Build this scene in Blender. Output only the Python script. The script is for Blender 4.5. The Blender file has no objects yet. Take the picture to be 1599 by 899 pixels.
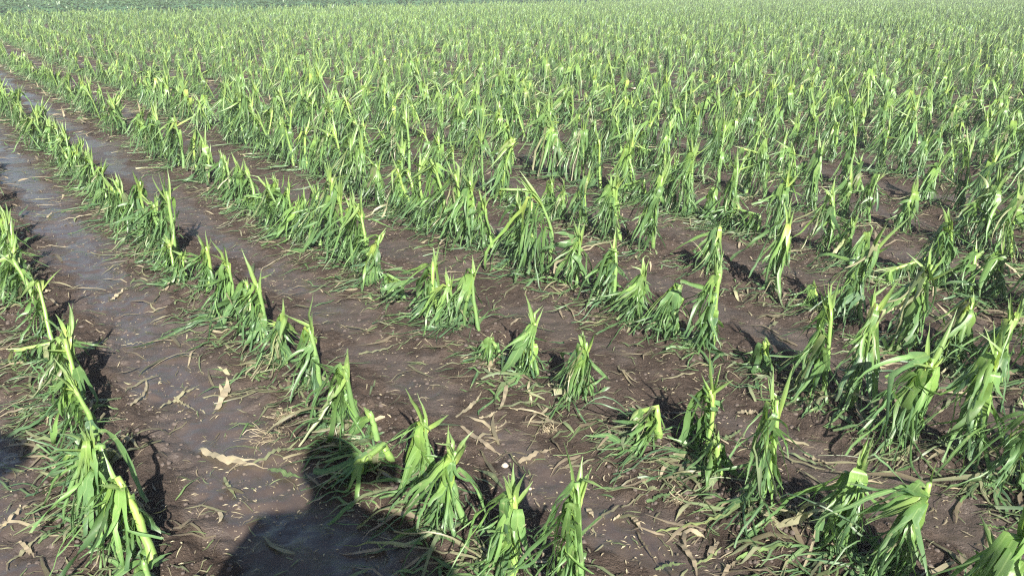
import bpy, math, random
from mathutils import Vector, noise, Quaternion
# ---------------------------------------------------------------- camera, world, sun, exposure
scene = bpy.context.scene
COL = scene.collection
PITCH = 21.32                        # degrees below the horizon
CAM_H = 1.45
cam_d = bpy.data.cameras.new('camera')
cam = bpy.data.objects.new('camera', cam_d)
COL.objects.link(cam)
cam.location = (0, 0, CAM_H)
cam.rotation_euler = (math.radians(90 - PITCH), 0, 0)
cam_d.sensor_width = 36.0
cam_d.lens = 36.0 * 1231 / 1599
cam_d.clip_start = 0.02
cam_d.clip_end = 6000
scene.camera = cam

SUN_EL = math.radians(33.5)
SHADOW = Vector((-0.216, 0.976, 0)).normalized()      # way the shadows fall on the ground
world = bpy.data.worlds.new('World')
scene.world = world
world.use_nodes = True
wn = world.node_tree
bg = wn.nodes['Background']
sky = wn.nodes.new('ShaderNodeTexSky')
sky.sky_type = 'NISHITA'
sky.sun_disc = False
sky.sun_elevation = SUN_EL
sky.sun_rotation = math.atan2(-SHADOW.x, -SHADOW.y)
sky.air_density = 1.0
sky.dust_density = 1.2
wn.links.new(sky.outputs[0], bg.inputs[0])
bg.inputs[1].default_value = 0.055
sun_d = bpy.data.lights.new('sun', 'SUN')
sun_d.energy = 5.0
sun_d.angle = math.radians(0.55)
sun_d.color = (1.0, 0.95, 0.86)
sun = bpy.data.objects.new('sun', sun_d)
COL.objects.link(sun)
sv = Vector((-SHADOW.x * math.cos(SUN_EL), -SHADOW.y * math.cos(SUN_EL), math.sin(SUN_EL)))
sun.rotation_euler = sv.to_track_quat('Z', 'Y').to_euler()
sun.location = sv * 20
scene.view_settings.view_transform = 'Standard'
scene.view_settings.look = 'None'
scene.view_settings.exposure = 1.62
scene.view_settings.gamma = 1.0
scene.render.engine = 'CYCLES'
scene.cycles.use_denoising = False
scene.cycles.filter_width = 1.2
scene.cycles.max_bounces = 5
scene.cycles.diffuse_bounces = 2
scene.cycles.glossy_bounces = 2
scene.cycles.transmission_bounces = 2
scene.cycles.transparent_max_bounces = 4

# ---------------------------------------------------------------- the field's own grid
YAW = math.radians(37.38)
U = (-math.sin(YAW), math.cos(YAW))          # along the rows, away from the camera
N = (math.cos(YAW), math.sin(YAW))           # across the rows, to the right
ROW0, SP = 0.27, 0.745
EDGE = 54.33                                  # the field ends here along the rows
def along(x, y): return x * U[0] + y * U[1]
def across(x, y): return x * N[0] + y * N[1]
def world_xy(q, a): return (q * N[0] + a * U[0], q * N[1] + a * U[1])
EDGE = along(-28.28, 46.18) * .70          # the boundary as seen over the tops of the last plants

def lin(c): return tuple(((v / 255) / 12.92 if v / 255 <= .04045 else ((v / 255 + .055) / 1.055) ** 2.4) for v in c) + (1,)

def gh(x, y):
    r = math.hypot(x, y)
    q = (across(x, y) - ROW0) / SP
    c = math.cos(2 * math.pi * q)
    if r > 90: return 0.010 * c
    ridge = 0.5 + 0.5 * c
    z = 0.011 * c
    z += 0.018 * noise.noise((x * 1.7, y * 1.7, 3.1))
    z += (0.004 + 0.012 * ridge) * noise.noise((x * 6.0, y * 6.0, 9.7))
    if r < 14:
        z += (0.009 + 0.018 * ridge) * noise.noise((x * 17.0, y * 17.0, 1.2))
        a = noise.noise((x * 40.0, y * 40.0, 5.5))
        z += (0.0034 + 0.0120 * ridge) * a
    return z

# ---------------------------------------------------------------- materials
def new_mat(name):
    m = bpy.data.materials.new(name)
    m.use_nodes = True
    m.node_tree.nodes.clear()
    return m, m.node_tree.nodes, m.node_tree.links

def mixc(ns, ls, fac, a, b, blend='MIX'):
    n = ns.new('ShaderNodeMix')
    n.data_type = 'RGBA'
    n.blend_type = blend
    for sock, v in ((n.inputs[0], fac), (n.inputs[6], a), (n.inputs[7], b)):
        if isinstance(v, bpy.types.NodeSocket): ls.new(v, sock)
        else: sock.default_value = v
    return n.outputs[2]

def mth(ns, ls, op, a, b=None, c=None, clamp=False):
    n = ns.new('ShaderNodeMath')
    n.operation = op
    n.use_clamp = clamp
    for i, v in enumerate((a, b, c)):
        if v is None: continue
        if isinstance(v, bpy.types.NodeSocket): ls.new(v, n.inputs[i])
        else: n.inputs[i].default_value = v
    return n.outputs[0]

def noi(ns, ls, vec, scale, detail=4, rough=.55):
    n = ns.new('ShaderNodeTexNoise')
    n.inputs['Scale'].default_value = scale
    n.inputs['Detail'].default_value = detail
    n.inputs['Roughness'].default_value = rough
    if vec is not None: ls.new(vec, n.inputs['Vector'])
    return n.outputs[0]

def ramp(ns, ls, fac, pts):
    n = ns.new('ShaderNodeValToRGB')
    e = n.color_ramp.elements
    while len(e) < len(pts): e.new(.5)
    for k, (p, c) in enumerate(pts):
        e[k].position = p
        e[k].color = c if len(c) == 4 else (*c, 1)
    ls.new(fac, n.inputs[0])
    return n.outputs[0]

def leaf_material(name, trans=0.36):
    """R of 'leafdata': bluish green to yellow; G: dryness; B: brightness"""
    m, ns, ls = new_mat(name)
    out = ns.new('ShaderNodeOutputMaterial')
    at = ns.new('ShaderNodeAttribute'); at.attribute_name = 'leafdata'
    sep = ns.new('ShaderNodeSeparateColor'); ls.new(at.outputs['Color'], sep.inputs[0])
    uv = ns.new('ShaderNodeAttribute'); uv.attribute_name = 'leafuv'
    green = ramp(ns, ls, sep.outputs[0], [(0.0, (0.082, 0.155, 0.080)), (0.35, (0.138, 0.256, 0.080)),
                                          (0.7, (0.230, 0.375, 0.082)), (1.0, (0.480, 0.560, 0.130))])
    tan = ramp(ns, ls, sep.outputs[2], [(0.0, (0.200, 0.150, 0.105)), (0.5, (0.360, 0.285, 0.205)), (1.0, (0.62, 0.53, 0.36))])
    col = mixc(ns, ls, sep.outputs[1], green, tan)
    br = mth(ns, ls, 'MULTIPLY_ADD', sep.outputs[2], 0.7, 0.65)
    comb = ns.new('ShaderNodeCombineColor')
    for k in range(3): ls.new(br, comb.inputs[k])
    col = mixc(ns, ls, 1.0, col, comb.outputs[0], 'MULTIPLY')
    # veins along the blade, bruises and pale hail scars
    mp = ns.new('ShaderNodeMapping'); mp.inputs['Scale'].default_value = (1, 0.05, 1)
    ls.new(uv.outputs['Vector'], mp.inputs['Vector'])
    vein = noi(ns, ls, mp.outputs[0], 700, 3, .7)
    col = mixc(ns, ls, mth(ns, ls, 'MULTIPLY', vein, .45), col, (0.02, 0.05, 0.02, 1))
    sx = ns.new('ShaderNodeSeparateXYZ'); ls.new(uv.outputs['Vector'], sx.inputs[0])
    rib = mth(ns, ls, 'MULTIPLY_ADD', mth(ns, ls, 'ABSOLUTE', sx.outputs[0]), -700, 1.25, True)
    rib = mth(ns, ls, 'MULTIPLY', rib, mth(ns, ls, 'SUBTRACT', 1.0, sep.outputs[1], None, True))
    col = mixc(ns, ls, mth(ns, ls, 'MULTIPLY', rib, .35), col, (0.32, 0.44, 0.18, 1))
    tc = ns.new('ShaderNodeTexCoord')
    blot = noi(ns, ls, tc.outputs['Object'], 55, 4, .6)
    scar = ramp(ns, ls, blot, [(0.60, (0, 0, 0)), (0.70, (1, 1, 1))])
    col = mixc(ns, ls, mth(ns, ls, 'MULTIPLY', scar, .45), col, (0.42, 0.42, 0.22, 1))
    dirt = noi(ns, ls, tc.outputs['Object'], 18, 3, .5)
    dm = ramp(ns, ls, dirt, [(0.52, (0, 0, 0)), (0.72, (1, 1, 1))])
    col = mixc(ns, ls, mth(ns, ls, 'MULTIPLY', dm, .30), col, (0.085, 0.085, 0.055, 1))
    p = ns.new('ShaderNodeBsdfPrincipled')
    ls.new(col, p.inputs['Base Color'])
    p.inputs['Roughness'].default_value = 0.40
    p.inputs['Specular IOR Level'].default_value = 0.5
    b = ns.new('ShaderNodeBump'); b.inputs['Strength'].default_value = .35; b.inputs['Distance'].default_value = .001
    ls.new(vein, b.inputs['Height']); ls.new(b.outputs[0], p.inputs['Normal'])
    t = ns.new('ShaderNodeBsdfTranslucent')
    ls.new(mixc(ns, ls, 1.0, col, (1.2, 1.25, .6, 1), 'MULTIPLY'), t.inputs[0])
    mx = ns.new('ShaderNodeMixShader'); mx.inputs[0].default_value = trans
    ls.new(p.outputs[0], mx.inputs[1]); ls.new(t.outputs[0], mx.inputs[2])
    ls.new(mx.outputs[0], out.inputs[0])
    return m

def soil_material():
    m, ns, ls = new_mat('wet_soil')
    out = ns.new('ShaderNodeOutputMaterial')
    tc = ns.new('ShaderNodeTexCoord')
    P = tc.outputs['Object']
    sep = ns.new('ShaderNodeSeparateXYZ'); ls.new(P, sep.inputs[0])
    q = mth(ns, ls, 'ADD', mth(ns, ls, 'MULTIPLY', sep.outputs[0], N[0]), mth(ns, ls, 'MULTIPLY', sep.outputs[1], N[1]))
    wob = noi(ns, ls, P, 1.3, 2)
    q = mth(ns, ls, 'ADD', q, mth(ns, ls, 'MULTIPLY_ADD', wob, .30, -.15))
    ph = mth(ns, ls, 'DIVIDE', mth(ns, ls, 'SUBTRACT', q, ROW0), SP)
    cs = mth(ns, ls, 'COSINE', mth(ns, ls, 'MULTIPLY', ph, 2 * math.pi))
    mid = mth(ns, ls, 'MULTIPLY_ADD', cs, -.5, .5)                    # 1 between the rows
    n1 = noi(ns, ls, P, 2.3, 5, .6)
    wet = mth(ns, ls, 'ADD', mth(ns, ls, 'MULTIPLY', mid, .55), mth(ns, ls, 'MULTIPLY', n1, 1.15))
    # the two lanes at the left are the wettest
    lane = mth(ns, ls, 'MULTIPLY_ADD', mth(ns, ls, 'SUBTRACT', 1.7, q), 1.6, 0.0, True)
    wet = mth(ns, ls, 'ADD', wet, mth(ns, ls, 'MULTIPLY_ADD', lane, .20, -.17))
    wetm = ramp(ns, ls, wet, [(0.86, (0, 0, 0)), (0.999, (1, 1, 1))])
    n2 = noi(ns, ls, P, 9, 6, .65)
    pud = ramp(ns, ls, mth(ns, ls, 'ADD', mth(ns, ls, 'ADD', mth(ns, ls, 'MULTIPLY', mid, .45), mth(ns, ls, 'MULTIPLY', lane, .16)), mth(ns, ls, 'MULTIPLY', noi(ns, ls, P, 3.1, 4, .55), .9)), [(0.97, (0, 0, 0)), (1.0, (.85, .85, .85))])
    n3 = noi(ns, ls, P, 60, 5, .7)
    base = ramp(ns, ls, n2, [(0.30, (0.042, 0.031, 0.024)), (0.50, (0.072, 0.054, 0.043)), (0.72, (0.124, 0.095, 0.075))])
    base = mixc(ns, ls, mth(ns, ls, 'MULTIPLY', n3, .5), base, (0.038, 0.027, 0.023, 1))
    silt = noi(ns, ls, P, 1.1, 3, .5)
    base = mixc(ns, ls, ramp(ns, ls, silt, [(0.5, (0, 0, 0)), (.7, (.4, .4, .4))]), base, (0.100, 0.082, 0.072, 1))
    base = mixc(ns, ls, mth(ns, ls, 'MULTIPLY', wetm, .45), base, (0.054, 0.042, 0.037, 1))
    # pale specks of chaff and grit
    vo = ns.new('ShaderNodeTexVoronoi'); vo.inputs['Scale'].default_value = 75; ls.new(P, vo.inputs['Vector'])
    sp = ramp(ns, ls, vo.outputs['Distance'], [(0.10, (1, 1, 1)), (0.16, (0, 0, 0))])
    gate = ramp(ns, ls, noi(ns, ls, P, 7, 3), [(0.5, (0, 0, 0)), (.62, (1, 1, 1))])
    base = mixc(ns, ls, mth(ns, ls, 'MULTIPLY', sp, mth(ns, ls, 'MULTIPLY', gate, .6)), base, (0.30, 0.24, 0.17, 1))
    p = ns.new('ShaderNodeBsdfPrincipled')
    ls.new(base, p.inputs['Base Color'])
    r = mth(ns, ls, 'MULTIPLY_ADD', wetm, -.44, .86)
    r = mth(ns, ls, 'ADD', r, mth(ns, ls, 'MULTIPLY_ADD', n3, .16, -.08))
    r = mth(ns, ls, 'MULTIPLY', r, mth(ns, ls, 'MULTIPLY_ADD', pud, -.55, 1.0))
    ls.new(r, p.inputs['Roughness'])
    ls.new(mth(ns, ls, 'ADD', mth(ns, ls, 'MULTIPLY', pud, .15), mth(ns, ls, 'MULTIPLY_ADD', wetm, .40, .10)), p.inputs['Specular IOR Level'])
    # fine relief: crumbs and small cracks, quieter where wet
    vo2 = ns.new('ShaderNodeTexVoronoi'); vo2.feature = 'DISTANCE_TO_EDGE'; vo2.inputs['Scale'].default_value = 9
    dist = ns.new('ShaderNodeVectorMath'); dist.operation = 'ADD'
    nv = ns.new('ShaderNodeTexNoise'); nv.inputs['Scale'].default_value = 12; ls.new(P, nv.inputs['Vector'])
    sc = ns.new('ShaderNodeVectorMath'); sc.operation = 'SCALE'; sc.inputs['Scale'].default_value = .12
    ls.new(nv.outputs['Color'], sc.inputs[0]); ls.new(P, dist.inputs[0]); ls.new(sc.outputs[0], dist.inputs[1])
    ls.new(dist.outputs[0], vo2.inputs['Vector'])
    crack = ramp(ns, ls, vo2.outputs['Distance'], [(0.0, (0, 0, 0)), (0.03, (1, 1, 1))])
    n4 = noi(ns, ls, P, 160, 4, .7)
    hgt = mth(ns, ls, 'ADD', mth(ns, ls, 'MULTIPLY', n3, 1.0), mth(ns, ls, 'MULTIPLY', n4, .45))
    hgt = mth(ns, ls, 'ADD', hgt, mth(ns, ls, 'MULTIPLY', n2, 1.2))
    hgt = mth(ns, ls, 'ADD', hgt, mth(ns, ls, 'MULTIPLY', crack, .12))
    b = ns.new('ShaderNodeBump'); b.inputs['Distance'].default_value = .020
    ls.new(mth(ns, ls, 'MULTIPLY', mth(ns, ls, 'MULTIPLY_ADD', wetm, -.55, 1.0), mth(ns, ls, 'MULTIPLY_ADD', pud, -.80, 1.0)), b.inputs['Strength'])
    ls.new(hgt, b.inputs['Height']); ls.new(b.outputs[0], p.inputs['Normal'])
    ls.new(p.outputs[0], out.inputs[0])
    return m

def plain(name, c, rough=.7, nscale=40, amt=.35, c2=None, bump=.2):
    m, ns, ls = new_mat(name)
    out = ns.new('ShaderNodeOutputMaterial')
    p = ns.new('ShaderNodeBsdfPrincipled')
    tc = ns.new('ShaderNodeTexCoord')
    n = noi(ns, ls, tc.outputs['Object'], nscale, 5, .6)
    c2 = c2 or tuple(v * .5 for v in c[:3])
    ls.new(mixc(ns, ls, mth(ns, ls, 'MULTIPLY', n, amt * 2), (*c[:3], 1), (*c2[:3], 1)), p.inputs['Base Color'])
    p.inputs['Roughness'].default_value = rough
    b = ns.new('ShaderNodeBump'); b.inputs['Strength'].default_value = bump; b.inputs['Distance'].default_value = .004
    ls.new(n, b.inputs['Height']); ls.new(b.outputs[0], p.inputs['Normal'])
    ls.new(p.outputs[0], out.inputs[0])
    return m

M_LEAF = leaf_material('maize_leaf')
M_STALK = leaf_material('maize_stalk', .08)
M_SOIL = soil_material()
M_CLOD = plain('soil_clod', (0.095, 0.074, 0.062), .85, 60)
M_FARGREEN = plain('far_crop_green', (0.045, 0.120, 0.045), .7, 3)
M_STONE = plain('pale_pebble', (0.50, 0.42, 0.33), .7, 90)
M_PURPLE = plain('purple_petal', (0.20, 0.06, 0.48), .5, 90)

# ---------------------------------------------------------------- mesh helpers
class MB:
    def __init__(s): s.v = []; s.f = []; s.c = []; s.u = []
    def vert(s, p, c=(0, 0, .5), uv=(0, 0)):
        s.v.append((p[0], p[1], p[2])); s.c += (c[0], c[1], c[2], 1.0); s.u += (uv[0], uv[1], 0.0, 1.0)
        return len(s.v) - 1
    def mesh(s, name, mat, smooth=True):
        me = bpy.data.meshes.new(name)
        me.from_pydata(s.v, [], s.f)
        a = me.color_attributes.new('leafdata', 'FLOAT_COLOR', 'POINT'); a.data.foreach_set('color', s.c)
        b = me.color_attributes.new('leafuv', 'FLOAT_COLOR', 'POINT'); b.data.foreach_set('color', s.u)
        me.materials.append(mat)
        if smooth: me.polygons.foreach_set('use_smooth', [True] * len(me.polygons))
        return me

def link(name, me, parent=None):
    o = bpy.data.objects.new(name, me)
    COL.objects.link(o)
    if parent is not None: o.parent = parent
    return o

def sstep(a, b, x):
    t = max(0.0, min(1.0, (x - a) / (b - a))); return t * t * (3 - 2 * t)

def trace(rng, p, d, L, n, droop, G, kink=None, kd=None, jit=.12, lift=.004, wind=None, stiff=0.0, crease=.07):
    """walk a blade through the air: it sags, may snap over, and slides out flat where it meets the ground"""
    st = L / n
    pts = [p.copy()]; ds = [d.copy()]
    for i in range(n):
        if kink is not None and i == kink: d = kd.copy()
        if rng.random() < crease: d = (d + Vector((rng.gauss(0, .8), rng.gauss(0, .8), rng.gauss(-.1, .6)))).normalized()
        d = d + Vector((rng.gauss(0, jit), rng.gauss(0, jit), rng.gauss(0, jit) - droop * st * 10 * (1 - stiff)))
        if wind is not None: d = d + wind * st
        d.normalize()
        q = p + d * st
        g = G(q.x, q.y) + lift + rng.random() * .006
        if q.z < g:
            q.z = g
            h = Vector((d.x, d.y, 0))
            if h.length < .25:
                h = Vector((-1 + rng.gauss(0, .5), rng.gauss(-.15, .6), 0))
            h.normalize()
            d = (h + Vector((0, 0, rng.gauss(.02, .10)))).normalized()
        p = q
        pts.append(p.copy()); ds.append(d.copy())
    return pts, ds

def frame(d, ref):
    s = ref - d * ref.dot(d)
    if s.length < 1e-3: s = Vector((1, 0, 0)) - d * d.x
    return s.normalized()

def leaf_mesh(mb, rng, p0, d0, L, W, K, G, kinkpos, kd, yel, dry, bri, n1=5, n2=8, droop=.5, wind=None, jit=.12, curl=.25, taper=True, side=None, lift=.004, spread=.35):
    """one blade: a whole base of K lanes, then (K > 1) K torn strips that each fall their own way"""
    BF = .22
    rest = L * (1 - BF) if K > 1 else 0
    Lm = L * BF if K > 1 else L
    nm = n1 if K > 1 else n1 + n2
    kidx = max(1, int(kinkpos * (nm if K == 1 else nm * 3.4)))
    kk = kidx if kidx < nm else None
    pts, ds = trace(rng, p0, d0, Lm, nm, droop, G, kk, kd, jit, lift, wind)
    ref = side if side is not None else d0.cross(Vector((0, 0, 1)))
    if ref.length < .1: ref = Vector((rng.gauss(0, 1), rng.gauss(0, 1), 0))
    ref.normalize()
    tw = rng.gauss(0, .10)
    cols = 2 * K + 1
    prev = None
    S = 0
    def col_of(v, extra=0.0):
        y = yel * (1 - .75 * v) + extra
        return (max(0, min(1, y)), max(0, min(1, dry + (.30 * dry * v) + (.25 if v > .93 and rng.random() < .35 else 0))), max(0, min(1, bri)))
    for i, (p, d) in enumerate(zip(pts, ds)):
        v = i / nm * (BF if K > 1 else 1)
        ref = frame(d, ref)
        ref = (Quaternion(d, tw) @ ref)
        nrm = ref.cross(d).normalized()
        if K > 1: w = W * (.45 + .55 * sstep(0, .2, v))
        elif taper: w = W * (.5 + .5 * sstep(0, .15, v)) * (1 - sstep(.45, 1.02, v) * .93)
        else: w = W * (.8 + .2 * sstep(0, .15, v)) * (1 - .3 * v) * (1 + rng.gauss(0, .10))
        row = []
        for k in range(cols):
            t = (k / (cols - 1) - .5)
            sag = -abs(t) * 2
            off = nrm * (w * curl * (sag + 1) * -1) if K == 1 else nrm * (w * curl * .6 * ((k % 2) * -1.0 / K + .4 * sag))
            row.append(mb.vert(p + ref * (t * w) + off, col_of(v, .10 if (k == K and K % 2 == 0) or (K == 1 and k == 1) else 0), (t * w, v * L)))
        if prev:
            for k in range(cols - 1): mb.f.append((prev[k], prev[k + 1], row[k + 1], row[k]))
        prev = row
    if K == 1: return
    end = pts[-1]; ed = ds[-1]
    lw = W / K
    for j in range(K):
        base = prev[2 * j:2 * j + 3]
        a = Vector(mb.v[base[1]])
        dd = (ed + ref * ((j - (K - 1) / 2) * spread / max(1, K - 1)) + Vector((rng.gauss(0, .18), rng.gauss(0, .18), rng.gauss(0, .15)))).normalized()
        Ls = rest * rng.uniform(.45, 1.08)
        ns_ = max(4, int(n2 * Ls / rest + .5))
        kks = None
        if kk is None and kidx - nm >= 0: kks = min(ns_ - 2, max(0, kidx - nm + rng.randint(-1, 1)))
        kdj = (kd + Vector((rng.gauss(0, .25), rng.gauss(0, .25), rng.gauss(0, .12)))).normalized() if kd is not None else None
        sp, sd = trace(rng, a, dd, Ls, ns_, droop * rng.uniform(.8, 1.5), G, kks if kdj is not None else None, kdj, jit, lift, wind)
        r2 = ref.copy(); tw2 = rng.gauss(0, .30)
        pv = base
        w0 = lw * rng.uniform(.55, 1.15)
        b2 = bri + rng.gauss(0, .12); ye = rng.gauss(0, .05)
        ragged = rng.random() < .8
        for i in range(1, len(sp)):
            v = i / ns_
            r2 = frame(sd[i], r2); r2 = Quaternion(sd[i], tw2) @ r2
            nn = r2.cross(sd[i]).normalized()
            w = w0 * (1 + rng.gauss(0, .18)) * ((1 - .35 * v) if ragged else (1 - .9 * sstep(.35, 1.02, v)))
            vv = BF + (1 - BF) * v
            c = col_of(vv, ye); c = (c[0], c[1], max(0, min(1, b2)))
            cu = nn * (-w * curl)
            ex = rng.gauss(0, .3) * lw * (1 if i == len(sp) - 1 and ragged else 0)
            row = [mb.vert(sp[i] - r2 * w / 2 + sd[i] * ex, c, (-w / 2 + j * lw, vv * L)), mb.vert(sp[i] + cu, c, (j * lw, vv * L)),
                   mb.vert(sp[i] + r2 * w / 2 - sd[i] * ex, c, (w / 2 + j * lw, vv * L))]
            mb.f.append((pv[0], pv[1], row[1], row[0])); mb.f.append((pv[1], pv[2], row[2], row[1]))
            pv = row

def tube(mb, path, rad, sides, colf):
    rings = []
    ref = Vector((1, .2, 0)).normalized()
    for i, p in enumerate(path):
        d = (path[min(i + 1, len(path) - 1)] - path[max(i - 1, 0)]).normalized()
        ref = frame(d, ref); b = d.cross(ref)
        c = colf(i / (len(path) - 1))
        rings.append([mb.vert(p + (ref * math.cos(2 * math.pi * k / sides) + b * math.sin(2 * math.pi * k / sides)) * rad[i], c, (k * .004, i * .02)) for k in range(sides)])
        if i:
            for k in range(sides): mb.f.append((rings[-2][k], rings[-2][(k + 1) % sides], rings[-1][(k + 1) % sides], rings[-1][k]))
    mb.f.append(tuple(rings[-1]))
    return rings

WIND = math.radians(188)       # the storm laid the blades this way (to the camera's left)

def maize(rng, H, lean, G, style='whole', detail=1.0, full=1.0, wsc=1.0):
    """returns a list of (part name, MB, material) in the plant's own coordinates"""
    parts = []
    ns = 9 if detail > .6 else 5
    sh = H * {'whole': .74, 'bent': .78, 'snapped': .72, 'spear': .70, 'stub': .5, 'column': .82}[style]
    top = Vector((lean[0] * .8, lean[1] * .8, sh))
    path = []; rad = []
    z0 = G(0, 0)
    bow = Vector((rng.gauss(0, .02), rng.gauss(0, .02), 0))
    fold = rng.uniform(.45, .7) if (style == 'snapped' and rng.random() < .5) else 0
    fa = rng.gauss(WIND, .7); fd = Vector((math.cos(fa), math.sin(fa), rng.uniform(-.7, .5))).normalized()
    r0 = rng.uniform(.0075, .0115) * wsc
    for i in range(ns):
        t = i / (ns - 1)
        p = Vector((0, 0, z0 - .012)).lerp(top, t) + bow * math.sin(math.pi * t) * H * 2 + Vector((rng.gauss(0, .0012), rng.gauss(0, .0012), 0))
        if fold and t > fold:
            b_ = path[int(fold * (ns - 1))]
            p = b_ + fd * (t - fold) * sh * 1.25
            p.z = max(p.z, G(p.x, p.y) + .012)
        path.append(p)
        rad.append(r0 * (1.15 - .45 * t) * (1.14 if (i % 3 == 1) else 1.0))
    st = MB()
    sy = rng.uniform(.42, .80); sb = rng.uniform(.35, .75)
    tube(st, path, rad, 8 if detail > .6 else 4, lambda t: (max(0, sy - .30 * (1 - t) * rng.random()), .05, sb))
    parts.append(('stalk', st, M_STALK))
    def at(t):
        x = t * (ns - 1); i = min(ns - 2, int(x)); return path[i].lerp(path[i + 1], x - i)
    axis = (path[-1] - path[-2]).normalized()
    n1 = max(2, int(3.5 * detail)); n2 = max(3, int(9 * detail))
    # torn whorl at the top
    wh = MB()
    nsp = {'whole': 6, 'bent': 4, 'snapped': 3, 'spear': 4, 'stub': 2, 'column': 5}[style]
    for k in range(nsp):
        az = rng.uniform(0, 2 * math.pi)
        off = Vector((math.cos(az), math.sin(az), 0))
        tilt = rng.uniform(.05, .28)
        L = H * rng.uniform(.12, .34)
        kink, kdir, W = 2.0, None, rng.uniform(.010, .019) * wsc
        if style == 'spear' and k == 0: L = H * .42; tilt = .08; W = .016 * wsc
        if style == 'bent' and k < 2:
            L = H * rng.uniform(.35, .6); kink = rng.uniform(.2, .4); W = .020 * wsc
            a2 = rng.gauss(WIND, .8); kdir = Vector((math.cos(a2) * .7, math.sin(a2) * .7, rng.uniform(-.9, -.3))).normalized()
        if style in ('snapped', 'stub'): L *= .45
        leaf_mesh(wh, rng, at(.82) + off * .005, (axis + off * tilt).normalized(), L + H * .12, W, 1 if style != 'snapped' or k else 2, G, kink,
                  kdir, rng.uniform(.70, 1.0), 0.10 if style != 'snapped' else .22, rng.uniform(.5, .95), n1, max(3, n2 // 2), .03, None, .07, rng.uniform(.3, .6), True,
                  Vector((-math.sin(az), math.cos(az), 0)))
    parts.append(('whorl', wh, M_LEAF))
    nl = int((rng.randint(17, 25) if style != 'stub' else rng.randint(7, 10)) * full)
    pw = rng.gauss(WIND, .35)
    flare = rng.uniform(.3, 1.25) * (.45 if style == 'column' else 1)
    tlo = rng.uniform(.15, .40)
    sz = rng.uniform(.75, 1.15)
    for k in range(nl):
        lm = MB()
        curtain = rng.random() < .78
        t = (tlo + (.98 - tlo) * ((k + rng.random()) / nl)) if curtain else rng.uniform(.15, .95)
        az = rng.gauss(pw, .62)
        if rng.random() < .10: az = rng.uniform(0, 2 * math.pi)
        o = Vector((math.cos(az), math.sin(az), 0))
        h0 = at(t)
        el = rng.uniform(.5, 1.35)
        d0 = (o * math.cos(el) + axis * math.sin(el)).normalized()
        L = ((h0.z * rng.uniform(.3, 1.4) if style != 'column' else h0.z * rng.uniform(.35, 1.0)) + .07) if curtain else rng.uniform(.7, 1.2) * (H * .7 + .08)
        W = rng.uniform(.024, .052) * wsc * sz
        K = rng.choice((1, 2, 2, 3, 3, 4, 5)) if detail > .8 else rng.choice((2, 3, 3, 4))
        if K == 1: W *= rng.uniform(.35, .9)
        hz = flare * rng.choice((rng.uniform(.0, .3), rng.uniform(.0, .3), rng.uniform(.3, 1.3)))
        kd = (o * hz + Vector((math.cos(WIND) * .18, math.sin(WIND) * .18, -1))).normalized()
        yel = max(0.0, min(1, rng.gauss(.12 + .48 * t, .18)))
        dry = 0.0 if rng.random() < .94 else rng.uniform(.2, .6)
        leaf_mesh(lm, rng, h0 + o * .007, d0, L, W, K, G, rng.uniform(.03, .18), kd, yel, dry, rng.uniform(.25, .85), n1, n2, .25 if curtain else .5,
                  Vector((math.cos(WIND), math.sin(WIND), 0)) * .7, .15, rng.uniform(.05, .35), rng.random() < .55,
                  Vector((-o.y, o.x, 0)), .004, .30)
        parts.append(('leaf', lm, M_LEAF))
    # shreds lying on the ground to the lee side, still joined to the stem at its foot
    for k in range(int((3 if style != 'stub' else 5) * full)):
        lm = MB()
        az = rng.gauss(WIND, .75)
        o = Vector((math.cos(az), math.sin(az), 0))
        leaf_mesh(lm, rng, at(.06) + o * .008, (o + Vector((0, 0, rng.uniform(.2, .8)))).normalized(), rng.uniform(.20, .46) * (H / .35) ** .5, rng.uniform(.012, .030) * wsc,
                  rng.choice((2, 3, 4, 5)) if detail > .6 else 2, G, 2.0, None, rng.uniform(.0, .35), rng.choice((0, 0, 0, .25, .6)), rng.uniform(.2, .75), n1, n2, .6, None, .16, .12,
                  rng.random() < .5, Vector((-o.y, o.x, 0)), .005, .9)
        parts.append(('leaf', lm, M_LEAF))
    return parts

# ---------------------------------------------------------------- the ground: one sheet to the horizon
def axis_vals(c0, c1, step, far, growth, maxstep):
    v = [c0 + step * i for i in range(int((c1 - c0) / step) + 1)]
    s = step; x = v[-1]
    while x < far: s = min(s * growth, maxstep if x < 60 else 1e9); x += s; v.append(x)
    s = step; x = v[0]; lo = []
    while x > -far: s = min(s * growth, maxstep if x > -60 else 1e9); x -= s; lo.append(x)
    return lo[::-1] + v
xs = axis_vals(-2.3, 2.3, .0125, 3000, 1.045, 1e9)
ys = axis_vals(1.25, 5.2, .0125, 3000, 1.04, 1e9)
gv = [(x, y, gh(x, y)) for y in ys for x in xs]
nx = len(xs)
gf = [(j * nx + i, j * nx + i + 1, (j + 1) * nx + i + 1, (j + 1) * nx + i) for j in range(len(ys) - 1) for i in range(nx - 1)]
me = bpy.data.meshes.new('soil_ground')
me.from_pydata(gv, [], gf)
me.polygons.foreach_set('use_smooth', [True] * len(me.polygons))
me.materials.append(M_SOIL)
g = link('ground', me); g['kind'] = 'structure'
del gv, gf

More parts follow.
